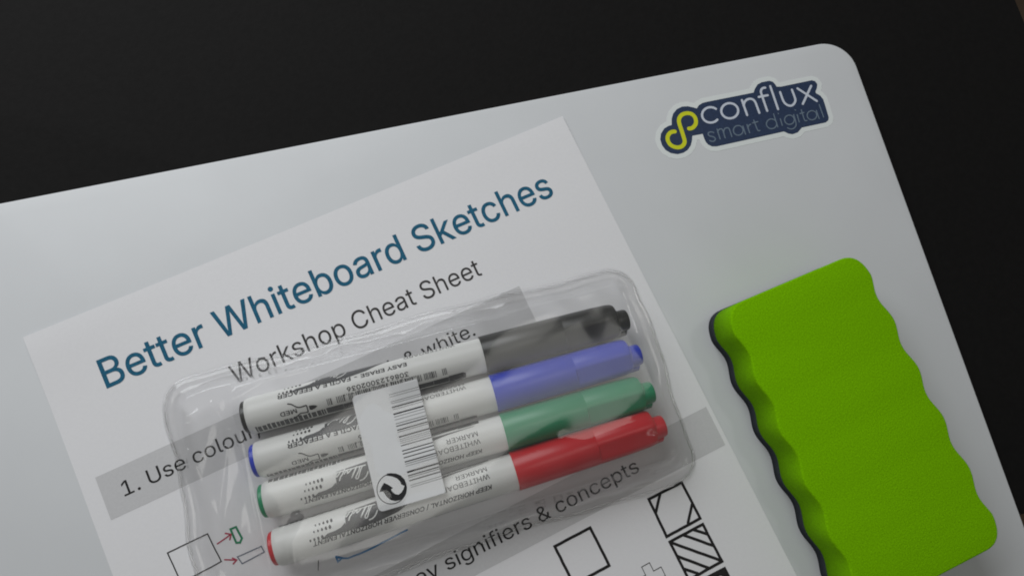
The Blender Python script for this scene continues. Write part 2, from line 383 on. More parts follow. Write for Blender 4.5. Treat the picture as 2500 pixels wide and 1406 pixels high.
LOGO_BIG = [[[-1.088,0.469],[-1.146,0.523],[-1.218,0.562],[-1.299,0.585],[-1.385,0.59],[-1.47,0.576],[-1.551,0.546],[-1.623,0.499],[-1.681,0.44],[-1.723,0.37],[-1.746,0.295],[-1.749,0.218],[-1.733,0.144],[-1.697,0.076],[-1.644,0.018],[-1.577,-0.026],[-1.499,-0.055],[-1.415,-0.066],[-1.329,-0.059],[-1.246,-0.034],[-1.171,0.007]],[[-0.19,0.198],[-0.222,0.129],[-0.27,0.067],[-0.332,0.016],[-0.404,-0.023],[-0.482,-0.047],[-0.564,-0.055],[-0.645,-0.047],[-0.72,-0.022],[-0.786,0.016],[-0.841,0.068],[-0.88,0.13],[-0.902,0.198],[-0.907,0.271],[-0.893,0.343],[-0.861,0.412],[-0.814,0.474],[-0.752,0.526],[-0.681,0.565],[-0.602,0.589],[-0.52,0.598],[-0.439,0.589],[-0.363,0.565],[-0.296,0.526],[-0.242,0.474],[-0.202,0.412],[-0.18,0.343],[-0.176,0.27],[-0.19,0.198]],[[0.109,0.613],[0.122,-0.058]],[[0.104,0.358],[0.178,0.492],[0.306,0.582],[0.46,0.6],[0.587,0.534],[0.642,0.403],[0.65,0.229],[0.659,-0.071]],[[1.017,-0.056],[1.012,0.671],[1.028,0.818],[1.093,0.912],[1.187,0.946],[1.261,0.938]],[[0.856,0.599],[1.259,0.597]],[[1.494,0.958],[1.496,-0.079]],[[1.827,0.621],[1.829,0.286],[1.869,0.11],[1.978,-0.012],[2.116,-0.047],[2.254,0.015],[2.355,0.144],[2.37,0.302],[2.362,0.62]],[[2.617,0.628],[3.254,-0.074]],[[3.238,0.62],[2.614,-0.076]]]
LOGO_SMALL = [[[-1.492,-0.499],[-1.572,-0.449],[-1.685,-0.449],[-1.739,-0.518],[-1.701,-0.601],[-1.562,-0.669],[-1.505,-0.762],[-1.568,-0.839],[-1.667,-0.847],[-1.76,-0.789]],[[-1.309,-0.381],[-1.311,-0.819]],[[-1.323,-0.525],[-1.26,-0.431],[-1.156,-0.407],[-1.091,-0.476],[-1.094,-0.816]],[[-1.076,-0.56],[-1.007,-0.445],[-0.883,-0.412],[-0.809,-0.486],[-0.802,-0.823]],[[-0.256,-0.661],[-0.28,-0.712],[-0.316,-0.756],[-0.362,-0.791],[-0.414,-0.815],[-0.468,-0.824],[-0.523,-0.82],[-0.572,-0.803],[-0.614,-0.772],[-0.645,-0.732],[-0.663,-0.683],[-0.667,-0.631],[-0.657,-0.577],[-0.634,-0.526],[-0.598,-0.482],[-0.552,-0.447],[-0.5,-0.423],[-0.445,-0.413],[-0.391,-0.417],[-0.341,-0.435],[-0.299,-0.466],[-0.268,-0.506],[-0.25,-0.555],[-0.246,-0.608],[-0.256,-0.661]],[[-0.207,-0.482],[-0.205,-0.842]],[[-0.019,-0.456],[-0.019,-0.822]],[[-0.033,-0.617],[0.033,-0.516],[0.139,-0.473]],[[0.323,-0.331],[0.342,-0.728],[0.371,-0.807],[0.438,-0.814]],[[0.235,-0.437],[0.474,-0.428]],[[1.227,-0.684],[1.202,-0.735],[1.164,-0.78],[1.116,-0.814],[1.06,-0.837],[1.002,-0.846],[0.944,-0.842],[0.89,-0.823],[0.845,-0.792],[0.812,-0.75],[0.791,-0.701],[0.786,-0.648],[0.797,-0.594],[0.822,-0.543],[0.86,-0.499],[0.908,-0.464],[0.963,-0.441],[1.022,-0.431],[1.08,-0.436],[1.134,-0.455],[1.179,-0.486],[1.213,-0.527],[1.233,-0.577],[1.238,-0.63],[1.227,-0.684]],[[1.236,-0.24],[1.23,-0.823]],[[1.45,-0.506],[1.438,-0.794]],[[1.435,-0.258],[1.448,-0.278]],[[2.021,-0.669],[1.997,-0.718],[1.96,-0.76],[1.914,-0.794],[1.861,-0.815],[1.805,-0.825],[1.75,-0.82],[1.7,-0.802],[1.657,-0.773],[1.625,-0.733],[1.607,-0.686],[1.602,-0.635],[1.612,-0.583],[1.637,-0.534],[1.673,-0.492],[1.719,-0.458],[1.772,-0.436],[1.828,-0.427],[1.884,-0.431],[1.934,-0.449],[1.977,-0.479],[2.009,-0.519],[2.027,-0.566],[2.032,-0.617],[2.021,-0.669]],[[2.068,-0.446],[2.048,-0.823],[1.964,-0.97],[1.826,-1.034],[1.702,-1.008],[1.625,-0.942]],[[2.217,-0.477],[2.197,-0.805]],[[2.197,-0.257],[2.21,-0.276]],[[2.459,-0.311],[2.445,-0.707],[2.47,-0.805],[2.541,-0.814]],[[2.35,-0.462],[2.528,-0.449]],[[3.033,-0.68],[3.009,-0.729],[2.972,-0.771],[2.926,-0.804],[2.873,-0.826],[2.817,-0.834],[2.763,-0.83],[2.713,-0.813],[2.67,-0.783],[2.639,-0.744],[2.621,-0.698],[2.617,-0.647],[2.627,-0.596],[2.651,-0.548],[2.688,-0.505],[2.734,-0.472],[2.787,-0.45],[2.843,-0.441],[2.898,-0.446],[2.948,-0.463],[2.99,-0.493],[3.022,-0.532],[3.04,-0.578],[3.044,-0.629],[3.033,-0.68]],[[3.089,-0.475],[3.087,-0.841]],[[3.296,-0.251],[3.297,-0.818]]]
MARK_DOT = [[-2.442,-1.028],[-2.404,-0.975],[-2.282,-0.995],[-2.118,-1.057],[-1.99,-1.158],[-1.9,-1.31],[-1.877,-1.505],[-1.903,-1.648],[-1.967,-1.78],[-2.067,-1.876],[-2.203,-1.912],[-2.351,-1.894],[-2.486,-1.825],[-2.582,-1.702],[-2.636,-1.562],[-2.657,-1.493],[-2.779,-1.475],[-2.685,-1.347],[-2.569,-1.235],[-2.452,-1.327],[-2.324,-1.477],[-2.397,-1.496],[-2.385,-1.572],[-2.31,-1.676],[-2.209,-1.73],[-2.098,-1.692],[-2.015,-1.616],[-1.951,-1.514],[-2.036,-1.447],[-2.058,-1.327],[-2.131,-1.21],[-2.26,-1.113]]
MARK_DOTC = [-2.37,-1.488]
MARK_BARS = [[1.507,0.012,-1.735],[1.428,0.011,-1.735],[1.264,0.014,-1.737],[1.199,0.011,-1.738],[1.087,0.043,-1.739],[0.995,0.012,-1.74],[0.855,0.045,-1.741],[0.747,0.014,-1.743],[0.645,0.011,-1.744],[0.517,0.015,-1.745],[0.439,0.028,-1.746],[0.307,0.031,-1.747],[0.233,0.014,-1.748],[0.082,0.042,-1.749],[-0.019,0.011,-1.751],[-0.079,0.011,-1.751],[-0.146,0.011,-1.752],[-0.223,0.025,-1.753],[-0.393,0.031,-1.754],[-0.497,0.031,-1.756],[-0.623,0.028,-1.757],[-0.759,0.034,-1.758],[-0.839,0.014,-1.759],[-0.912,0.011,-1.76],[-1.09,0.056,-1.762],[-1.219,0.039,-1.763],[-1.295,0.017,-1.764],[-1.384,0.036,-1.765],[-1.545,0.014,-1.766],[-1.61,0.014,-1.767]]
MARK_SCRIPT = [[[-2.998,-17.8],[-3.078,-7.3],[-3.197,-0.2],[-3.314,1.3]],[[-3.143,-38.4],[-3.24,-25.8],[-3.337,-9.6],[-3.396,-6.2],[-3.42,-11.9],[-3.288,-27.2],[-3.216,-40.8]],[[-3.317,-41.3],[-3.44,-26.6],[-3.522,-17.0],[-3.539,-15.1],[-3.452,-27.0],[-3.329,-41.7]],[[-3.498,-38.7],[-3.609,-31.5],[-3.661,-30.5],[-3.623,-40.0],[-3.718,-34.8],[-3.761,-31.0]],[[-3.703,-48.7],[-3.809,-32.4],[-3.896,-25.0],[-3.951,-15.9]],[[-3.848,-41.7],[-3.961,-31.8],[-4.016,-28.4],[-4.049,-31.9],[-3.976,-40.3],[-4.106,-36.3]],[[-4.126,-41.0],[-3.04,-39.3]]]
MARK_NIB = [[[-5.032,-2.0],[-4.925,1.6],[-4.816,10.7],[-4.717,16.5],[-4.602,17.1],[-4.46,16.8],[-4.455,26.1],[-4.468,38.5],[-4.6,38.2],[-4.714,37.5],[-4.851,44.1],[-5.009,51.9]],[[-4.385,19.6],[-4.247,20.9],[-4.157,24.2],[-4.118,27.8],[-4.217,33.0],[-4.324,35.3],[-4.39,32.4]]]
# ------------------------------------------------------------------ floor, desk
BA = -0.19581      # turn of the board against the printed sheet
ZT = -0.32         # desk surface
floor = mesh('floor', [(-250, -250, -73), (300, -250, -73), (300, 250, -73), (-250, 250, -73)], [(0, 1, 2, 3)], M_floor)
floor['kind'] = 'structure'

desk = thing('desk', 'dark brown almost black desk under the whiteboard', 'desk', (0, 0, -73), BA)
def in_desk(name, outline, z0, z1, bev, mtl): return slab(name, outline, z0 + 73, z1 + 73, bev, mtl, desk)
in_desk('desktop', rrect(-95, -15.1, 42.25, 62, 0.5, 4), ZT - 2.5, ZT, 0.08, M_table)
for lx, ly in ((-90, -11), (37, -11), (-90, 57), (37, 57)):
    in_desk('leg', rrect(lx - 2, ly - 2, lx + 2, ly + 2, 0.3, 3), -73, ZT - 2.5, 0.02, M_table)

# ------------------------------------------------------------------ whiteboard and its logo sticker
board = thing('whiteboard', 'small glossy white board with rounded corners lying on the dark desk', 'whiteboard', (0, 0, ZT + 0.004), BA)
slab('board_panel', rrect(-8.5, -24.7, 33.5, 5.04, 1.32, 14), 0, -ZT - 0.004, 0.06, M_board, board)
st = fillpoly('logo_sticker', LOGO_BORDER, 0, M_sticker, board, thick=0.005)
ca, sa = math.cos(-BA), math.sin(-BA)
st.location = ((LOGO_ORG[0] * ca - LOGO_ORG[1] * sa) * U, (LOGO_ORG[0] * sa + LOGO_ORG[1] * ca) * U, (-ZT - 0.004 + 0.001) * U)
fillpoly('navy_backing', LOGO_BADGE, 0.0075, M_navy, st)
def smoothline(P, k=3):
    out = []
    for i in range(len(P) - 1):
        p0 = P[max(0, i - 1)]; p1 = P[i]; p2 = P[i + 1]; p3 = P[min(len(P) - 1, i + 2)]
        for q in range(k):
            t = q / k
            out.append(tuple(0.5 * (2 * b + (c - a) * t + (2 * a - 5 * b + 4 * c - d) * t * t + (3 * b - a - 3 * c + d) * t ** 3) for a, b, c, d in zip(p0, p1, p2, p3)))
    out.append(tuple(P[-1]))
    return out
mb = MB(); mb.ribbon(smoothline(LOGO_SYMBOL), 0.165, 0.011); mb.build('looped_symbol', M_lime, st)
mb = MB()
def logo_stroke(mb, q, w, z):
    shut = math.hypot(q[0][0] - q[-1][0], q[0][1] - q[-1][1]) < 0.01
    if shut: mb.ribbon(q[:-1], w, z, True)
    else: mb.ribbon(smoothline(q) if len(q) > 2 else q, w, z)
for i, q in enumerate(LOGO_BIG): logo_stroke(mb, q, 0.095, 0.011 + 0.0005 * i)
mb.build('lettering', M_lettering, st)
mb = MB()
for i, q in enumerate(LOGO_SMALL): logo_stroke(mb, q, 0.05, 0.011 + 0.0005 * i)
mb.build('lettering', M_lettering2, st)

# ------------------------------------------------------------------ printed sheet
def pz(x, y):
    """the sheet lies almost flat, its top left and right side lift a little"""
    z = 0.012
    z += 0.10 * math.exp(-((x - 0) / 4.5) ** 2 - ((y - 0) / 2.2) ** 2)
    z += 0.035 * math.exp(-((x - 21) / 1.6) ** 2) * (0.5 + 0.5 * math.sin(y * 0.55 + 1.0))
    z += 0.03 * math.exp(-(y / 1.2) ** 2) * (0.5 + 0.5 * math.cos(x * 0.35))
    return z
sheet = thing('printed_sheet', 'white printed cheat sheet with a teal heading lying on the whiteboard', 'paper', (0, 0, 0.0))
NX, NY = 84, 118
V = [(21.0 * i / NX, -29.7 * j / NY, pz(21.0 * i / NX, -29.7 * j / NY)) for j in range(NY + 1) for i in range(NX + 1)]
nb = len(V)
F = []
for j in range(NY):
    for i in range(NX):
        a = j * (NX + 1) + i
        F.append((a, a + NX + 1, a + NX + 2, a + 1))
mesh('paper', V, F, M_paper, sheet, True)
def on(dz): return lambda x, y: (x, y, pz(x, y) + dz)
def band(x0, x1, y0, y1):
    V = []; F = []; n = int((x1 - x0) / 0.25); k = 6
    for j in range(k + 1):
        for i in range(n + 1):
            x = x0 + (x1 - x0) * i / n; y = y0 + (y1 - y0) * j / k; V.append((x, y, pz(x, y) + 0.004))
    for j in range(k):
        for i in range(n):
            a = j * (n + 1) + i; F.append((a, a + 1, a + n + 2, a + n + 1))
    return mesh('highlight_band', V, F, M_band, sheet)
b1 = band(0.53, 16.47, -6.99, -5.46)
b2 = band(0.53, 20.84, -14.0, -12.47)
mb = MB(); text(mb, 'Better Whiteboard Sketches', 1.87, 19.28, -2.80, 1.03, on(0.009), 0.006); mb.build('heading', M_teal, sheet)
mb = MB(); text(mb, 'Workshop Cheat Sheet', 5.79, 15.40, -4.50, 0.68, on(0.009), 0.0); mb.build('subheading', M_ink, sheet)
mb = MB(); text(mb, '1. Use colour,', 1.19, 5.95, -6.46, 0.50, on(0.009), 0.002); mb.build('lettering', M_inkblack, b1)
mb = MB(); text(mb, 'black & white.', 9.38, 14.22, -6.46, 0.50, on(0.009), 0.002); mb.build('lettering', M_inkblack, b1)
mb = MB(); text(mb, 'key signifiers & concepts', 8.40, 17.52, -13.44, 0.50, on(0.009), 0.002); mb.build('lettering', M_inkblack, b2)

def drawing(name, strokes, mtl, wob=0.006, polys=()):
    mb = MB(); r = random.Random(name)
    for i, (pts, w, closed) in enumerate(strokes):
        P = []
        n = len(pts)
        for a in range(n if closed else n - 1):
            p, q = pts[a], pts[(a + 1) % n]; l = math.hypot(q[0] - p[0], q[1] - p[1]); k = max(1, int(l / 0.2))
            for t in range(k):
                P.append((p[0] + (q[0] - p[0]) * t / k + r.uniform(-wob, wob), p[1] + (q[1] - p[1]) * t / k + r.uniform(-wob, wob)))
        if not closed: P.append(pts[-1])
        dz = 0.009 + 0.0006 * i
        mb.ribbon(P, w, 0, closed, True, lambda x, y, d=dz: pz(x, y) + d)
    for pts, dz in polys: mb.poly(pts, 0, lambda x, y, d=dz: pz(x, y) + d)
    return mb.build(name, mtl, sheet)
drawing('drawn_square', [([(13.58, -14.37), (14.99, -14.37), (15.03, -15.80), (13.62, -15.80)], 0.10, True)], M_inkblack)
drawing('drawn_square', [([(17.35, -14.44), (18.72, -14.46), (18.74, -15.86), (17.34, -15.86)], 0.10, True),
                         ([(17.80, -14.47), (17.38, -14.95)], 0.10, False), ([(18.70, -15.30), (18.26, -15.80)], 0.10, False)], M_inkblack)
drawing('striped_square', [([(17.36, -16.07), (18.73, -16.08), (18.76, -17.50), (17.38, -17.50)], 0.10, True),
                           ([(18.35, -16.10), (18.72, -16.45)], 0.10, False), ([(17.93, -16.10), (18.72, -16.88)], 0.10, False),
                           ([(17.40, -16.12), (18.72, -17.44)], 0.10, False), ([(17.38, -16.62), (18.20, -17.46)], 0.10, False),
                           ([(17.38, -17.08), (17.78, -17.47)], 0.10, False)], M_inkblack)
drawing('filled_square', [], M_inkblack, polys=[([(17.32, -17.66), (18.78, -17.70), (18.80, -19.12), (17.34, -19.12)], 0.009)])
c_ = [(18.42 + 0.13 * math.cos(t * math.pi / 8), -18.02 + 0.13 * math.sin(t * math.pi / 8)) for t in range(16)]
drawing('light_dot', [], M_paper, polys=[(c_, 0.012)])
drawing('plus_outline', [([(16.05, -16.36), (16.37, -16.36), (16.37, -16.67), (16.68, -16.67), (16.68, -17.0), (16.37, -17.0), (16.37, -17.32), (16.05, -17.32), (16.05, -17.0), (15.73, -17.0), (15.73, -16.67), (16.05, -16.67)], 0.025, True)], M_ink, 0.002)
drawing('drawn_box', [([(1.80, -8.77), (3.17, -8.77), (3.26, -9.80), (1.86, -9.86)], 0.04, True)], M_inkblack, 0.005)
drawing('red_arrow', [([(3.35, -9.22), (3.84, -9.13)], 0.045, False), ([(3.70, -9.02), (3.86, -9.13), (3.76, -9.27)], 0.05, False)], M_inkred, 0.004)
drawing('green_box', [([(3.90, -8.97), (4.09, -8.97), (4.13, -9.40), (4.02, -9.50), (3.92, -9.46)], 0.07, True)], M_inkgreen, 0.008)
drawing('red_arrow', [([(3.38, -9.80), (3.70, -9.97)], 0.045, False), ([(3.62, -9.86), (3.72, -9.98), (3.58, -10.04)], 0.05, False)], M_inkred, 0.004)
drawing('grey_box', [([(3.78, -9.90), (4.60, -9.92), (4.62, -10.14), (3.84, -10.17)], 0.04, True)], mat("slate_ink", (0.16, 0.18, 0.22), 0.7, 0.2), 0.006)
drawing('blue_line', [([(6.70, -11.34), (6.70, -11.52), (6.86, -11.47), (7.04, -11.57), (7.70, -11.62), (8.45, -11.61), (9.2, -11.6)], 0.06, False),
                      ([(6.70, -11.34), (6.86, -11.47)], 0.08, False)], M_inkblue, 0.006)
drawing('grey_dash', [([(6.12, -11.20), (6.00, -11.48)], 0.035, False)], M_ink, 0.003)

# ------------------------------------------------------------------ eraser
def eraser_outline(grow=0.0):
    hw, hl = 2.80 + grow, 5.50 + grow
    R = []
    def side(s):
        out = []
        n = 66
        for k in range(n + 1):
            y = -hl + 0.95 + (2 * hl - 1.9) * k / n
            ph = (y + 0.05) / 1.88
            out.append((s * (hw + 0.095 * math.cos(2 * math.pi * ph + math.pi)), y))
        return out
    right = side(1); left = side(-1)[::-1]
    def corner(p0, p1, c):
        out = []
        for k in range(1, 12):
            t = k / 12
            out.append(((1 - t) ** 2 * p0[0] + 2 * t * (1 - t) * c[0] + t * t * p1[0], (1 - t) ** 2 * p0[1] + 2 * t * (1 - t) * c[1] + t * t * p1[1]))
        return out
    tr = (hw - 0.75, hl); tl = (-hw + 0.75, hl); br = (hw - 0.75, -hl); bl = (-hw + 0.75, -hl)
    P = right + corner(right[-1], tr, (hw + 0.02, hl)) + [tr, tl] + corner(tl, left[0], (-hw - 0.02, hl)) + left
    P += corner(left[-1], bl, (-hw - 0.02, -hl)) + [bl, br] + corner(br, right[0], (hw + 0.02, -hl))
    return P
er = thing('board_eraser', 'bright green foam eraser with wavy sides and a dark felt base', 'eraser', (24.93, -15.12, 0.0), math.radians(-2.6))
slab('felt_base', eraser_outline(0.02), 0.0, 0.46, 0.03, M_felt, er)
slab('foam_body', eraser_outline(0.0), 0.44, 2.10, 0.07, M_eraser, er)

# ------------------------------------------------------------------ four markers inside the pack
PA = math.radians(-9.8)
PO = (12.0, -9.0)
def pack_xy(u, v): return (PO[0] + u * math.cos(PA) - v * math.sin(PA), PO[1] + u * math.sin(PA) + v * math.cos(PA))
RB, RC, ZC = 0.622, 0.680, 0.735

def lathe(prof, n, cy=0.0, cz=0.0):
    V = []; F = []
    for x, r in prof:
        for k in range(n):
            t = 2 * math.pi * k / n
            V.append((x, cy + r * math.sin(t), cz + r * math.cos(t)))
    for i in range(len(prof) - 1):
        for k in range(n):
            j = (k + 1) % n
            F.append((i * n + k, (i + 1) * n + k, (i + 1) * n + j, i * n + j))
    F.append(tuple(range(n))); F.append(tuple(reversed(range((len(prof) - 1) * n, len(prof) * n))))
    return V, F

def autosmooth(o, ang=35):
    me = o.data
    for p in me.polygons: p.use_smooth = True
    bm = bmesh.new(); bm.from_mesh(me)
    for e in bm.edges:
        if len(e.link_faces) == 2 and e.calc_face_angle(0) > math.radians(ang): e.smooth = False
    bm.to_mesh(me); bm.free()
    return o

DEG = math.pi / 180 * RB    # cm of barrel surface per degree
def wrap(roll, dr=0.006):
    """(x along the reading direction, y up the glyphs) -> barrel surface; y = 0 is the main text line"""
    def fn(x, y):
        th = roll * math.pi / 180 - y / RB
        r = RB + dr
        return (x, -r * math.sin(th), r * math.cos(th))
    return fn

PRINTS = {}
def barrel_prints(kind):
    """print shapes in flat barrel coordinates: list of (material, verts2d, faces). x is local marker x, d = degrees"""
    if kind in PRINTS: return PRINTS[kind]
    dark = MB(); light = MB(); white = MB(); small = MB()
    flat = lambda x, y: (x, y, 0)
    def t(mb, s, u0, u1, d, cap, bold=0.012, slant=0.0):
        # text runs from u0 down to u1 (upside down for the camera); local frame turned 180 deg
        V, F = glyphs(s, bold)
        a = min(v[0] for v in V); b = max(v[0] for v in V)
        mb.add([(u0 + (v[0] - a) / (b - a) * (u1 - u0) - slant * v[1] / CAPH * cap, d * DEG * 1.0 + (v[1] / CAPH - 0.5) * cap, 0) for v in V], F)
    def tiny(mb, u0, u1, d, cap):
        # print too small to read in the photograph: short unreadable strokes
        r = random.Random(int(d * 7)); x = u0
        while x > u1:
            for _ in range(r.randint(2, 7)):
                h0 = d * DEG - cap / 2; k = r.random()
                if k < 0.7: mb.ribbon([(x, h0), (x, h0 + cap * r.uniform(0.7, 1))], 0.018, 0, False, False)
                if k > 0.3: mb.ribbon([(x, h0 + cap * r.choice((0.1, 0.5, 0.9))), (x - 0.05, h0 + cap * r.choice((0.1, 0.5, 0.9)))], 0.018, 0, False, False)
                x -= 0.065
            x -= 0.06
    # y axis here: + = towards larger angle (down in the picture); glyph tops point there
    for base, first in ((0, kind != 'easy'), (200 if kind == 'easy' else 160, kind == 'easy')):
        if True:
            if first: t(dark, 'KEEP HORIZONTAL / CONSERVER HORIZONTALEMENT', 0.83, -5.2, base + 0, 0.15, 0.02, 0.25)
            else:
                t(dark, 'EASY ERASE - FACILE A EFFACER', -0.92, -5.34, base + 0, 0.145, 0.02)
                t(dark, '3086123002036', -0.93, -3.05, base + 33, 0.15, 0.012)
                t(dark, 'MED', -4.80, -5.35, base + 56, 0.15, 0.012)
                tiny(small, -0.72, -3.2, base + 47, 0.075)
                for gi, (g0, g1) in enumerate(((-3.78, -3.62), (-3.46, -3.2), (-3.05, -2.9), (-2.8, -2.3), (-2.2, -1.7), (-1.6, -1.2), (-1.1, -0.8), (-0.68, -0.56), (-0.44, -0.0), (0.2, 0.34))):
                    x = g0; r = random.Random(gi)
                    while x < g1:
                        w = r.choice((0.025, 0.025, 0.045)); h0, h1 = 45 * DEG, 67 * DEG
                        yb = base * DEG
                        VV = []
                        for q_ in range(6): yy = yb + h0 + (h1 - h0) * q_ / 5; VV += [(x, yy, 0), (x + w, yy, 0)]
                        (light if x < -0.7 else dark).add(VV, [(2 * q_, 2 * q_ + 1, 2 * q_ + 3, 2 * q_ + 2) for q_ in range(5)])
                        x += w + r.choice((0.022, 0.03, 0.04))
                for q, pl in ((0, False), (1, True)):
                    P = [(u_, (th + 31 + base) * DEG) for u_, th in MARK_NIB[q]]
                    if pl: dark.poly(P, 0)
                    else: dark.ribbon(smoothline(P), 0.04, 0)
        t(dark, 'WHITEBOARD', 0.84, -0.98, base - 33, 0.165, 0.0)
        t(dark, 'MARKER', 0.82, -0.27, base - 58, 0.165, 0.0)
        # swoosh behind the script name
        lower = [(-4.90, -6), (-4.0, -6), (-3.0, -7), (-2.3, -16), (-1.6, -45), (-0.9, -72), (-0.2, -82), (0.78, -87)]
        upper = [(0.78, -89), (-0.2, -88), (-0.9, -86), (-2.0, -80), (-3.0, -70), (-4.00, -64), (-4.10, -55), (-4.03, -42), (-4.10, -31), (-4.24, -23), (-4.45, -19), (-4.70, -18), (-4.82, -12)]
        lo = smoothline(lower, 4); n = len(lo)
        upr = smoothline(upper, 4)[::-1]
        # strips between the two borders, split finely so that the wrap stays round
        def edge(P, u_):
            for a, b in zip(P, P[1:]):
                if (a[0] - u_) * (b[0] - u_) <= 0 and a[0] != b[0]:
                    return a[1] + (b[1] - a[1]) * (u_ - a[0]) / (b[0] - a[0])
            return P[-1][1]
        top = [(-4.90, -8), (-4.70, -18), (-4.45, -19), (-4.24, -23), (-4.10, -32), (-4.02, -64), (-3.0, -70), (-2.0, -80), (-0.9, -86), (-0.2, -88), (0.78, -89)]
        us = [-4.90 + (5.68) * i / 60 for i in range(61)] + [-4.70, -4.45, -4.24, -4.10, -4.02, -4.16]
        us.sort()
        for a, b in zip(us, us[1:]):
            ea0, ea1 = edge(lower, a), edge(top, a); eb0, eb1 = edge(lower, b), edge(top, b)
            k = 8
            V = []
            for q in range(k + 1):
                V.append((a, (base + ea0 + (ea1 - ea0) * q / k) * DEG, 0)); V.append((b, (base + eb0 + (eb1 - eb0) * q / k) * DEG, 0))
            light.add(V, [(2 * q, 2 * q + 1, 2 * q + 3, 2 * q + 2) for q in range(k)])
        for pts in MARK_SCRIPT:
            P = [(u_, (th - 20 + base) * DEG) for u_, th in pts]
            white.ribbon(smoothline(P) if len(P) > 2 else P, 0.04, 0)
        for row, (d, n, u0) in enumerate(((-52, 5, -4.50), (-34, 5, -4.58), (-13, 4, -4.88))):
            for i in range(n):
                r_ = 0.055 - 0.006 * i; u_ = u0 - 0.13 * i
                dark.add([(u_ + r_ * 0.75 * math.cos(a * math.pi / 5), (base + d) * DEG + r_ * 1.2 * math.sin(a * math.pi / 5), 0) for a in range(10)], [tuple(range(10))])
        # grey block of small print between the two faces
        rr = random.Random(base)
        if not first: tiny(small, 0.6, -5.0, base - 102, 0.10); tiny(small, -0.2, -4.6, base - 90, 0.08)
        x = -6.25 if first else 9
        while x < 0.95:
            w = rr.uniform(0.05, 0.16) if x < -3.9 else rr.uniform(0.3, 0.6)
            w = min(w, 0.97 - x)
            if w < 0.03: break
            a0, a1 = -124 + rr.uniform(-2, 2), -97 + rr.uniform(-3, 3)
            V = []
            for q in range(5):
                y = (base + a0 + (a1 - a0) * q / 4) * DEG
                V += [(x, y, 0), (x + w, y, 0)]
            (light if x < -0.7 else dark).add(V, [(2 * q, 2 * q + 1, 2 * q + 3, 2 * q + 2) for q in range(4)])
            x += w + (rr.choice((0.02, 0.035)) if x < -3.9 else 0.006)
    PRINTS[kind] = (dark, light, white, small)
    return PRINTS[kind]

def wrapped(mb, roll, dr, name, mtl, parent):
    V = []
    for x, y, _ in mb.V:
        th = math.radians(roll) + y / RB
        r = RB + dr
        V.append((x, -r * math.sin(th), r * math.cos(th)))
    return mesh(name, V, mb.F, mtl, parent, True)

def make_marker(colour, label, u_shift, v_cap, v_tail, roll, kind):
    du = 8.2
    yaw = math.atan2(v_cap - v_tail, du)
    vb = v_cap - 1.73 * math.tan(yaw)
    x, y = pack_xy(0, vb)
    o = thing('whiteboard_marker', label, 'marker', (x, y, ZC), PA + yaw, 'whiteboard markers inside the clear pack')
    cm = CAPS[colour]
    e = u_shift
    body = autosmooth(mesh('barrel', *lathe([(-6.50, 0.50), (-6.48, 0.575), (-6.42, 0.608), (-6.30, RB), (-2, RB), (1.2, RB), (1.74, RB)], 72), M_white, o))
    d, l, w, s = barrel_prints(kind)
    wrapped(l, roll, 0.0055, 'grey_print', M_printlight, body)
    wrapped(d, roll, 0.0095, 'dark_print', M_print, body)
    wrapped(w, roll, 0.0120, 'script_print', M_white, body)
    wrapped(s, roll, 0.0085, 'small_print', M_printlight, body)
    autosmooth(mesh('end_plug', *lathe([(-6.64, 0.30), (-6.64, 0.50), (-6.60, 0.545), (-6.46, 0.56)], 56), cm, o))
    prof = [(1.73, RB - 0.02), (1.73, RC - 0.015), (1.76, RC), (4.66, RC), (4.69, RC - 0.012), (4.72, RC - 0.012), (4.75, RC - 0.004), (5.9, RC - 0.012), (6.45 + e, RC - 0.03), (6.66 + e, RC - 0.055), (6.74 + e, RC - 0.10), (6.79 + e, RC - 0.22), (6.80 + e, 0.3)]
    n = 72
    V = []; F = []
    for xx, r in prof:
        for k in range(n):
            t = 2 * math.pi * k / n + math.pi
            # one flattened facet with soft shoulders along the cap
            rr_ = r
            if xx > 4.7:
                ff = abs(((math.degrees(t) - 25 + 180) % 360) - 180)
                if ff < 30: rr_ = min(r, r * math.cos(math.radians(30)) / max(0.5, math.cos(math.radians(ff))) + 0.02)
            V.append((xx, rr_ * math.sin(t) * -1, rr_ * math.cos(t)))
    for i in range(len(prof) - 1):
        for k in range(n):
            j = (k + 1) % n
            F.append((i * n + k, i * n + j, (i + 1) * n + j, (i + 1) * n + k))
    F.append(tuple(reversed(range(n)))); F.append(tuple(range((len(prof) - 1) * n, len(prof) * n)))
    cap = autosmooth(mesh('cap', V, F, cm, o), 28)
    autosmooth(mesh('cap_knob', *lathe([(6.70 + e, 0.40), (7.08 + e, 0.385), (7.15 + e, 0.36), (7.18 + e, 0.30), (7.18 + e, 0.1)], 48, -0.07, 0.10), cm, cap))
    V, F = lathe([(6.70 + e, 0.28), (7.03 + e, 0.27), (7.07 + e, 0.22)], 8, -0.34, -0.12)
    autosmooth(mesh('cap_tab', V, F, cm, cap))
    return o
make_marker('black', 'black-capped white marker, uppermost of the row in the clear pack', 0.0, 2.03, 2.10, -31, 'easy')
make_marker('blue', 'blue-capped white marker below the black one in the clear pack', 0.06, 0.63, 0.61, -13, 'easy')
make_marker('green', 'green-capped white marker between the blue and the red one in the pack', 0.10, -0.75, -0.74, 38, 'keep')
make_marker('red', 'red-capped white marker, lowest of the row in the clear pack', 0.13, -2.12, -2.30, 20, 'keep')

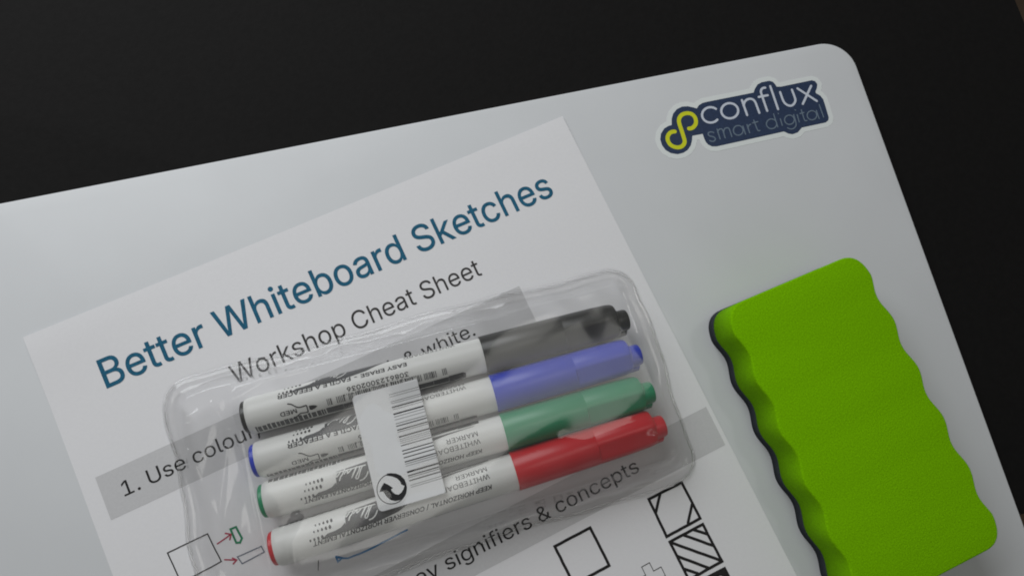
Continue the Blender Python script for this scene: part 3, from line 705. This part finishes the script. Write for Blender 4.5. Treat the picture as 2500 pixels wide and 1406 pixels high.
# ------------------------------------------------------------------ clear blister pack
pack = thing('blister_pack', 'clear plastic blister pack with a barcode label lying on the printed sheet', 'packaging', (PO[0], PO[1], 0.03), PA)
def sdr(u, v, u0, v0, u1, v1, r):
    """distance inside a rounded rectangle"""
    cx, cy = (u0 + u1) / 2, (v0 + v1) / 2
    dx = abs(u - cx) - (u1 - u0) / 2 + r; dy = abs(v - cy) - (v1 - v0) / 2 + r
    return -(math.hypot(max(dx, 0), max(dy, 0)) + min(max(dx, dy), 0) - r)
def sst(x):
    x = max(0.0, min(1.0, x)); return x * x * (3 - 2 * x)
OU = (-9.30, -4.15, 8.20, 4.05)
def ushear(v): return -0.022 * v
def warp(u, v):
    d = max(0.0, sdr(u - ushear(v) * sst((u + 2) / 8), v, *OU, 1.05)); w = 1 - sst(d / 1.1)
    return (u + w * (0.07 * math.sin(v * 1.25 + 0.6) + 0.03 * math.sin(v * 3.3 + u)), v + w * (0.06 * math.sin(u * 0.62 + 0.9) + 0.035 * math.sin(u * 1.9 + v * 0.4)))
CREASES = [([(-8.65, 1.5), (-8.1, -0.9), (-7.45, 1.3)], 0.035, 0.10), ([(-8.5, 2.6), (-7.6, 2.9), (-7.3, 1.9)], 0.03, 0.08),
           ([(-5.2, 3.68), (-1.0, 3.74), (3.2, 3.86)], 0.03, 0.035), ([(-3.0, 3.58), (1.0, 3.60), (5.0, 3.70)], 0.025, 0.03), ([(-1.5, 3.80), (1.2, 3.88)], 0.02, 0.025),
           ([(-2.4, -3.72), (0.6, -3.80), (4.4, -3.70)], 0.03, 0.035), ([(2.2, -3.90), (6.4, -3.80)], 0.03, 0.04), ([(-0.5, -3.62), (2.6, -3.60)], 0.025, 0.03),
           ([(6.9, 3.2), (7.5, 3.75)], 0.04, 0.06), ([(7.62, 0.9), (7.9, -0.4), (7.86, -1.4)], 0.04, 0.05), ([(7.2, -3.0), (7.75, -3.75)], 0.04, 0.06),
           ([(6.6, -2.2), (7.2, -2.9), (7.1, -3.4)], 0.03, 0.07), ([(-5.45, -1.45), (-5.95, -2.1), (-6.08, -3.3)], 0.05, 0.08),
           ([(-6.6, 2.9), (-5.6, 3.2), (-4.2, 3.15)], 0.03, 0.10), ([(-7.0, 2.6), (-6.85, 0.4), (-6.75, -1.2), (-6.9, -3.2)], 0.05, 0.06),
           ([(3.6, -1.45), (4.3, -1.75), (6.4, -1.60)], 0.012, 0.12), ([(-8.9, -1.5), (-8.3, -3.2)], 0.03, 0.10)]
def crease(u, v):
    z = 0.0
    for P, h, w in CREASES:
        if not (min(p[0] for p in P) - 4 * w < u < max(p[0] for p in P) + 4 * w and min(p[1] for p in P) - 4 * w < v < max(p[1] for p in P) + 4 * w): continue
        d = 9.0
        for a, b in zip(P, P[1:]):
            ex, ey = b[0] - a[0], b[1] - a[1]; t = ((u - a[0]) * ex + (v - a[1]) * ey) / (ex * ex + ey * ey); t = max(0.0, min(1.0, t))
            d = min(d, math.hypot(u - a[0] - ex * t, v - a[1] - ey * t))
        z += h * math.exp(-(d / w) ** 2)
    return z
def shell_z(u, v):
    uu = u - ushear(v) * sst((u + 2) / 8)
    d1 = sdr(uu, v, *OU, 1.05)
    d2 = sdr(uu, v, -7.15, -3.52, 7.66, 3.52, 0.75)
    z = 0.07
    wob = 0.06 * math.sin(u * 1.7 + v * 0.8) + 0.04 * math.sin(u * 4.1 - v * 2.3)
    z += 0.04 * sst((d1 - 0.08) / 0.16) - 0.03 * sst((d1 - 0.24) / 0.08) + 0.02 * sst((d1 - 0.32 - wob * 0.3) / 0.04)
    z += 0.46 * sst((d1 - 0.34 - wob) / 0.34)
    z += 0.93 * sst(d2 / 0.42)
    # ribs on the left wall and a gentle sag of the roof
    if -7.4 < u < -6.6: z += 0.016 * math.sin((u + 7.4) * 2 * math.pi / 0.30) * sst(d2 / 0.2 + 0.3) * sst(d1 - 0.6)
    if d2 > 0:
        z += (0.010 * math.sin(u * 0.9 + 0.5 * v) * math.cos(v * 1.1 + 0.3) + 0.005 * math.sin(u * 2.7 - 1.3 * v) * math.cos(v * 2.3 + u)) * sst(d2 / 0.8)
        z -= 0.008 * sst((d2 - 0.3) / 1.2)
        dd = max(0, u + v * 0.55 - 4.6)
    z += crease(u, v) * sst(d1 / 0.15)
    # uneven flange
    z += (0.02 * math.sin(u * 2.1 + v * 1.3) + 0.012 * math.sin(u * 5.3 - v * 3.1)) * sst((d1 - 0.3) / 0.3) * (1 - sst(d2 / 0.3))
    return z
nu, nv = 360, 190
V = []; idx = {}; F = []
def outpt(i, j):
    u = OU[0] + (OU[2] - OU[0]) * i / nu; v = OU[1] + (OU[3] - OU[1]) * j / nv
    return u, v
for j in range(nv + 1):
    for i in range(nu + 1):
        u, v = outpt(i, j)
        d = sdr(u, v, *OU, 1.05)
        if d > -0.0005:
            su = u + ushear(v) * sst((u + 2) / 8)
            idx[(i, j)] = len(V); V.append((*warp(su, v), shell_z(su, v)))
for j in range(nv):
    for i in range(nu):
        k = [(i, j), (i + 1, j), (i + 1, j + 1), (i, j + 1)]
        k = [idx[q] for q in k if q in idx]
        if len(k) >= 3: F.append(tuple(k))
mesh('front_shell', V, F, M_shell, pack, True)
bk = [warp(x + ushear(y) * sst((x + 2) / 8), y) for x, y in rrect(OU[0] + 0.03, OU[1] + 0.03, OU[2] - 0.03, OU[3] - 0.03, 1.0, 10)]
fillpoly('back_sheet', bk, 0.02, M_back, pack)
# folded bead round the outline
P = [(x + ushear(y) * sst((x + 2) / 8), y) for x, y in rrect(*OU, 1.05, 12)]
P2 = []
for a, b in zip(P, P[1:] + P[:1]):
    k = max(1, int(math.hypot(b[0] - a[0], b[1] - a[1]) / 0.4))
    for t in range(k): P2.append((a[0] + (b[0] - a[0]) * t / k, a[1] + (b[1] - a[1]) * t / k))
P2 = [warp(*q) for q in P2]
V = []; F = []; n = len(P2); k = 10
for i in range(n):
    a = P2[i - 1]; b = P2[(i + 1) % n]; dx, dy = b[0] - a[0], b[1] - a[1]; l = math.hypot(dx, dy); nx, ny = dy / l, -dx / l
    for q in range(k):
        t = 2 * math.pi * q / k
        V.append((P2[i][0] + nx * 0.045 * math.cos(t), P2[i][1] + ny * 0.045 * math.cos(t), 0.06 + 0.03 * math.sin(t)))
for i in range(n):
    for q in range(k):
        j = (i + 1) % n; r = (q + 1) % k
        F.append((i * k + q, j * k + q, j * k + r, i * k + r))
mesh('rim', V, F, M_rim, pack, True)

def lz(u, v):
    return 1.475 + 0.022 * math.cos((v - 0.63) * 2 * math.pi / 1.37) * sst((u + 2.4) / 1.6) + 0.006 * math.sin(u * 2)
lab = MB()
nu, nv = 26, 46
L0, L1, B0, B1 = -2.94, -0.70, -2.10, 1.78
for j in range(nv + 1):
    for i in range(nu + 1):
        u = L0 + (L1 - L0) * i / nu; v = B0 + (B1 - B0) * j / nv
        # round the corners by pulling points in
        cr = 0.15 if u < (L0 + L1) / 2 else 0.04
        d = sdr(u, v, L0, B0, L1, B1, cr)
        if d < 0:
            cx = L0 + cr if u < (L0 + L1) / 2 else L1 - cr; cy = B0 + cr if v < 0 else B1 - cr
            q = cr / math.hypot(u - cx, v - cy); u = cx + (u - cx) * q; v = cy + (v - cy) * q
        lab.V.append((u, v, lz(u, v)))
for j in range(nv):
    for i in range(nu):
        a = j * (nu + 1) + i; lab.F.append((a, a + 1, a + nu + 2, a + nu + 1))
label = lab.build('barcode_label', M_label, pack, True)
bars = MB()
for v, w, u0 in MARK_BARS:
    n = 8
    V = []
    for i in range(n + 1):
        u = u0 + (L1 - 0.0 - u0) * i / n
        V += [(u, v, lz(u, v) + 0.005), (u, v - w, lz(u, v - w) + 0.005)]
    bars.add(V, [(2 * i, 2 * i + 1, 2 * i + 3, 2 * i + 2) for i in range(n)])
bars.build('barcode', M_labelink, label)
rec = MB()
rec.poly(MARK_DOT, 0, lambda x, y: lz(x, y) + 0.006)
cc = MARK_DOTC
rec.ribbon([(cc[0] + 0.480 * math.cos(t * math.pi / 24), cc[1] + 0.480 * math.sin(t * math.pi / 24)) for t in range(48)], 0.026, 0, True, False, lambda x, y: lz(x, y) + 0.004)
rec.build('arrow_emblem', M_labelink, label)
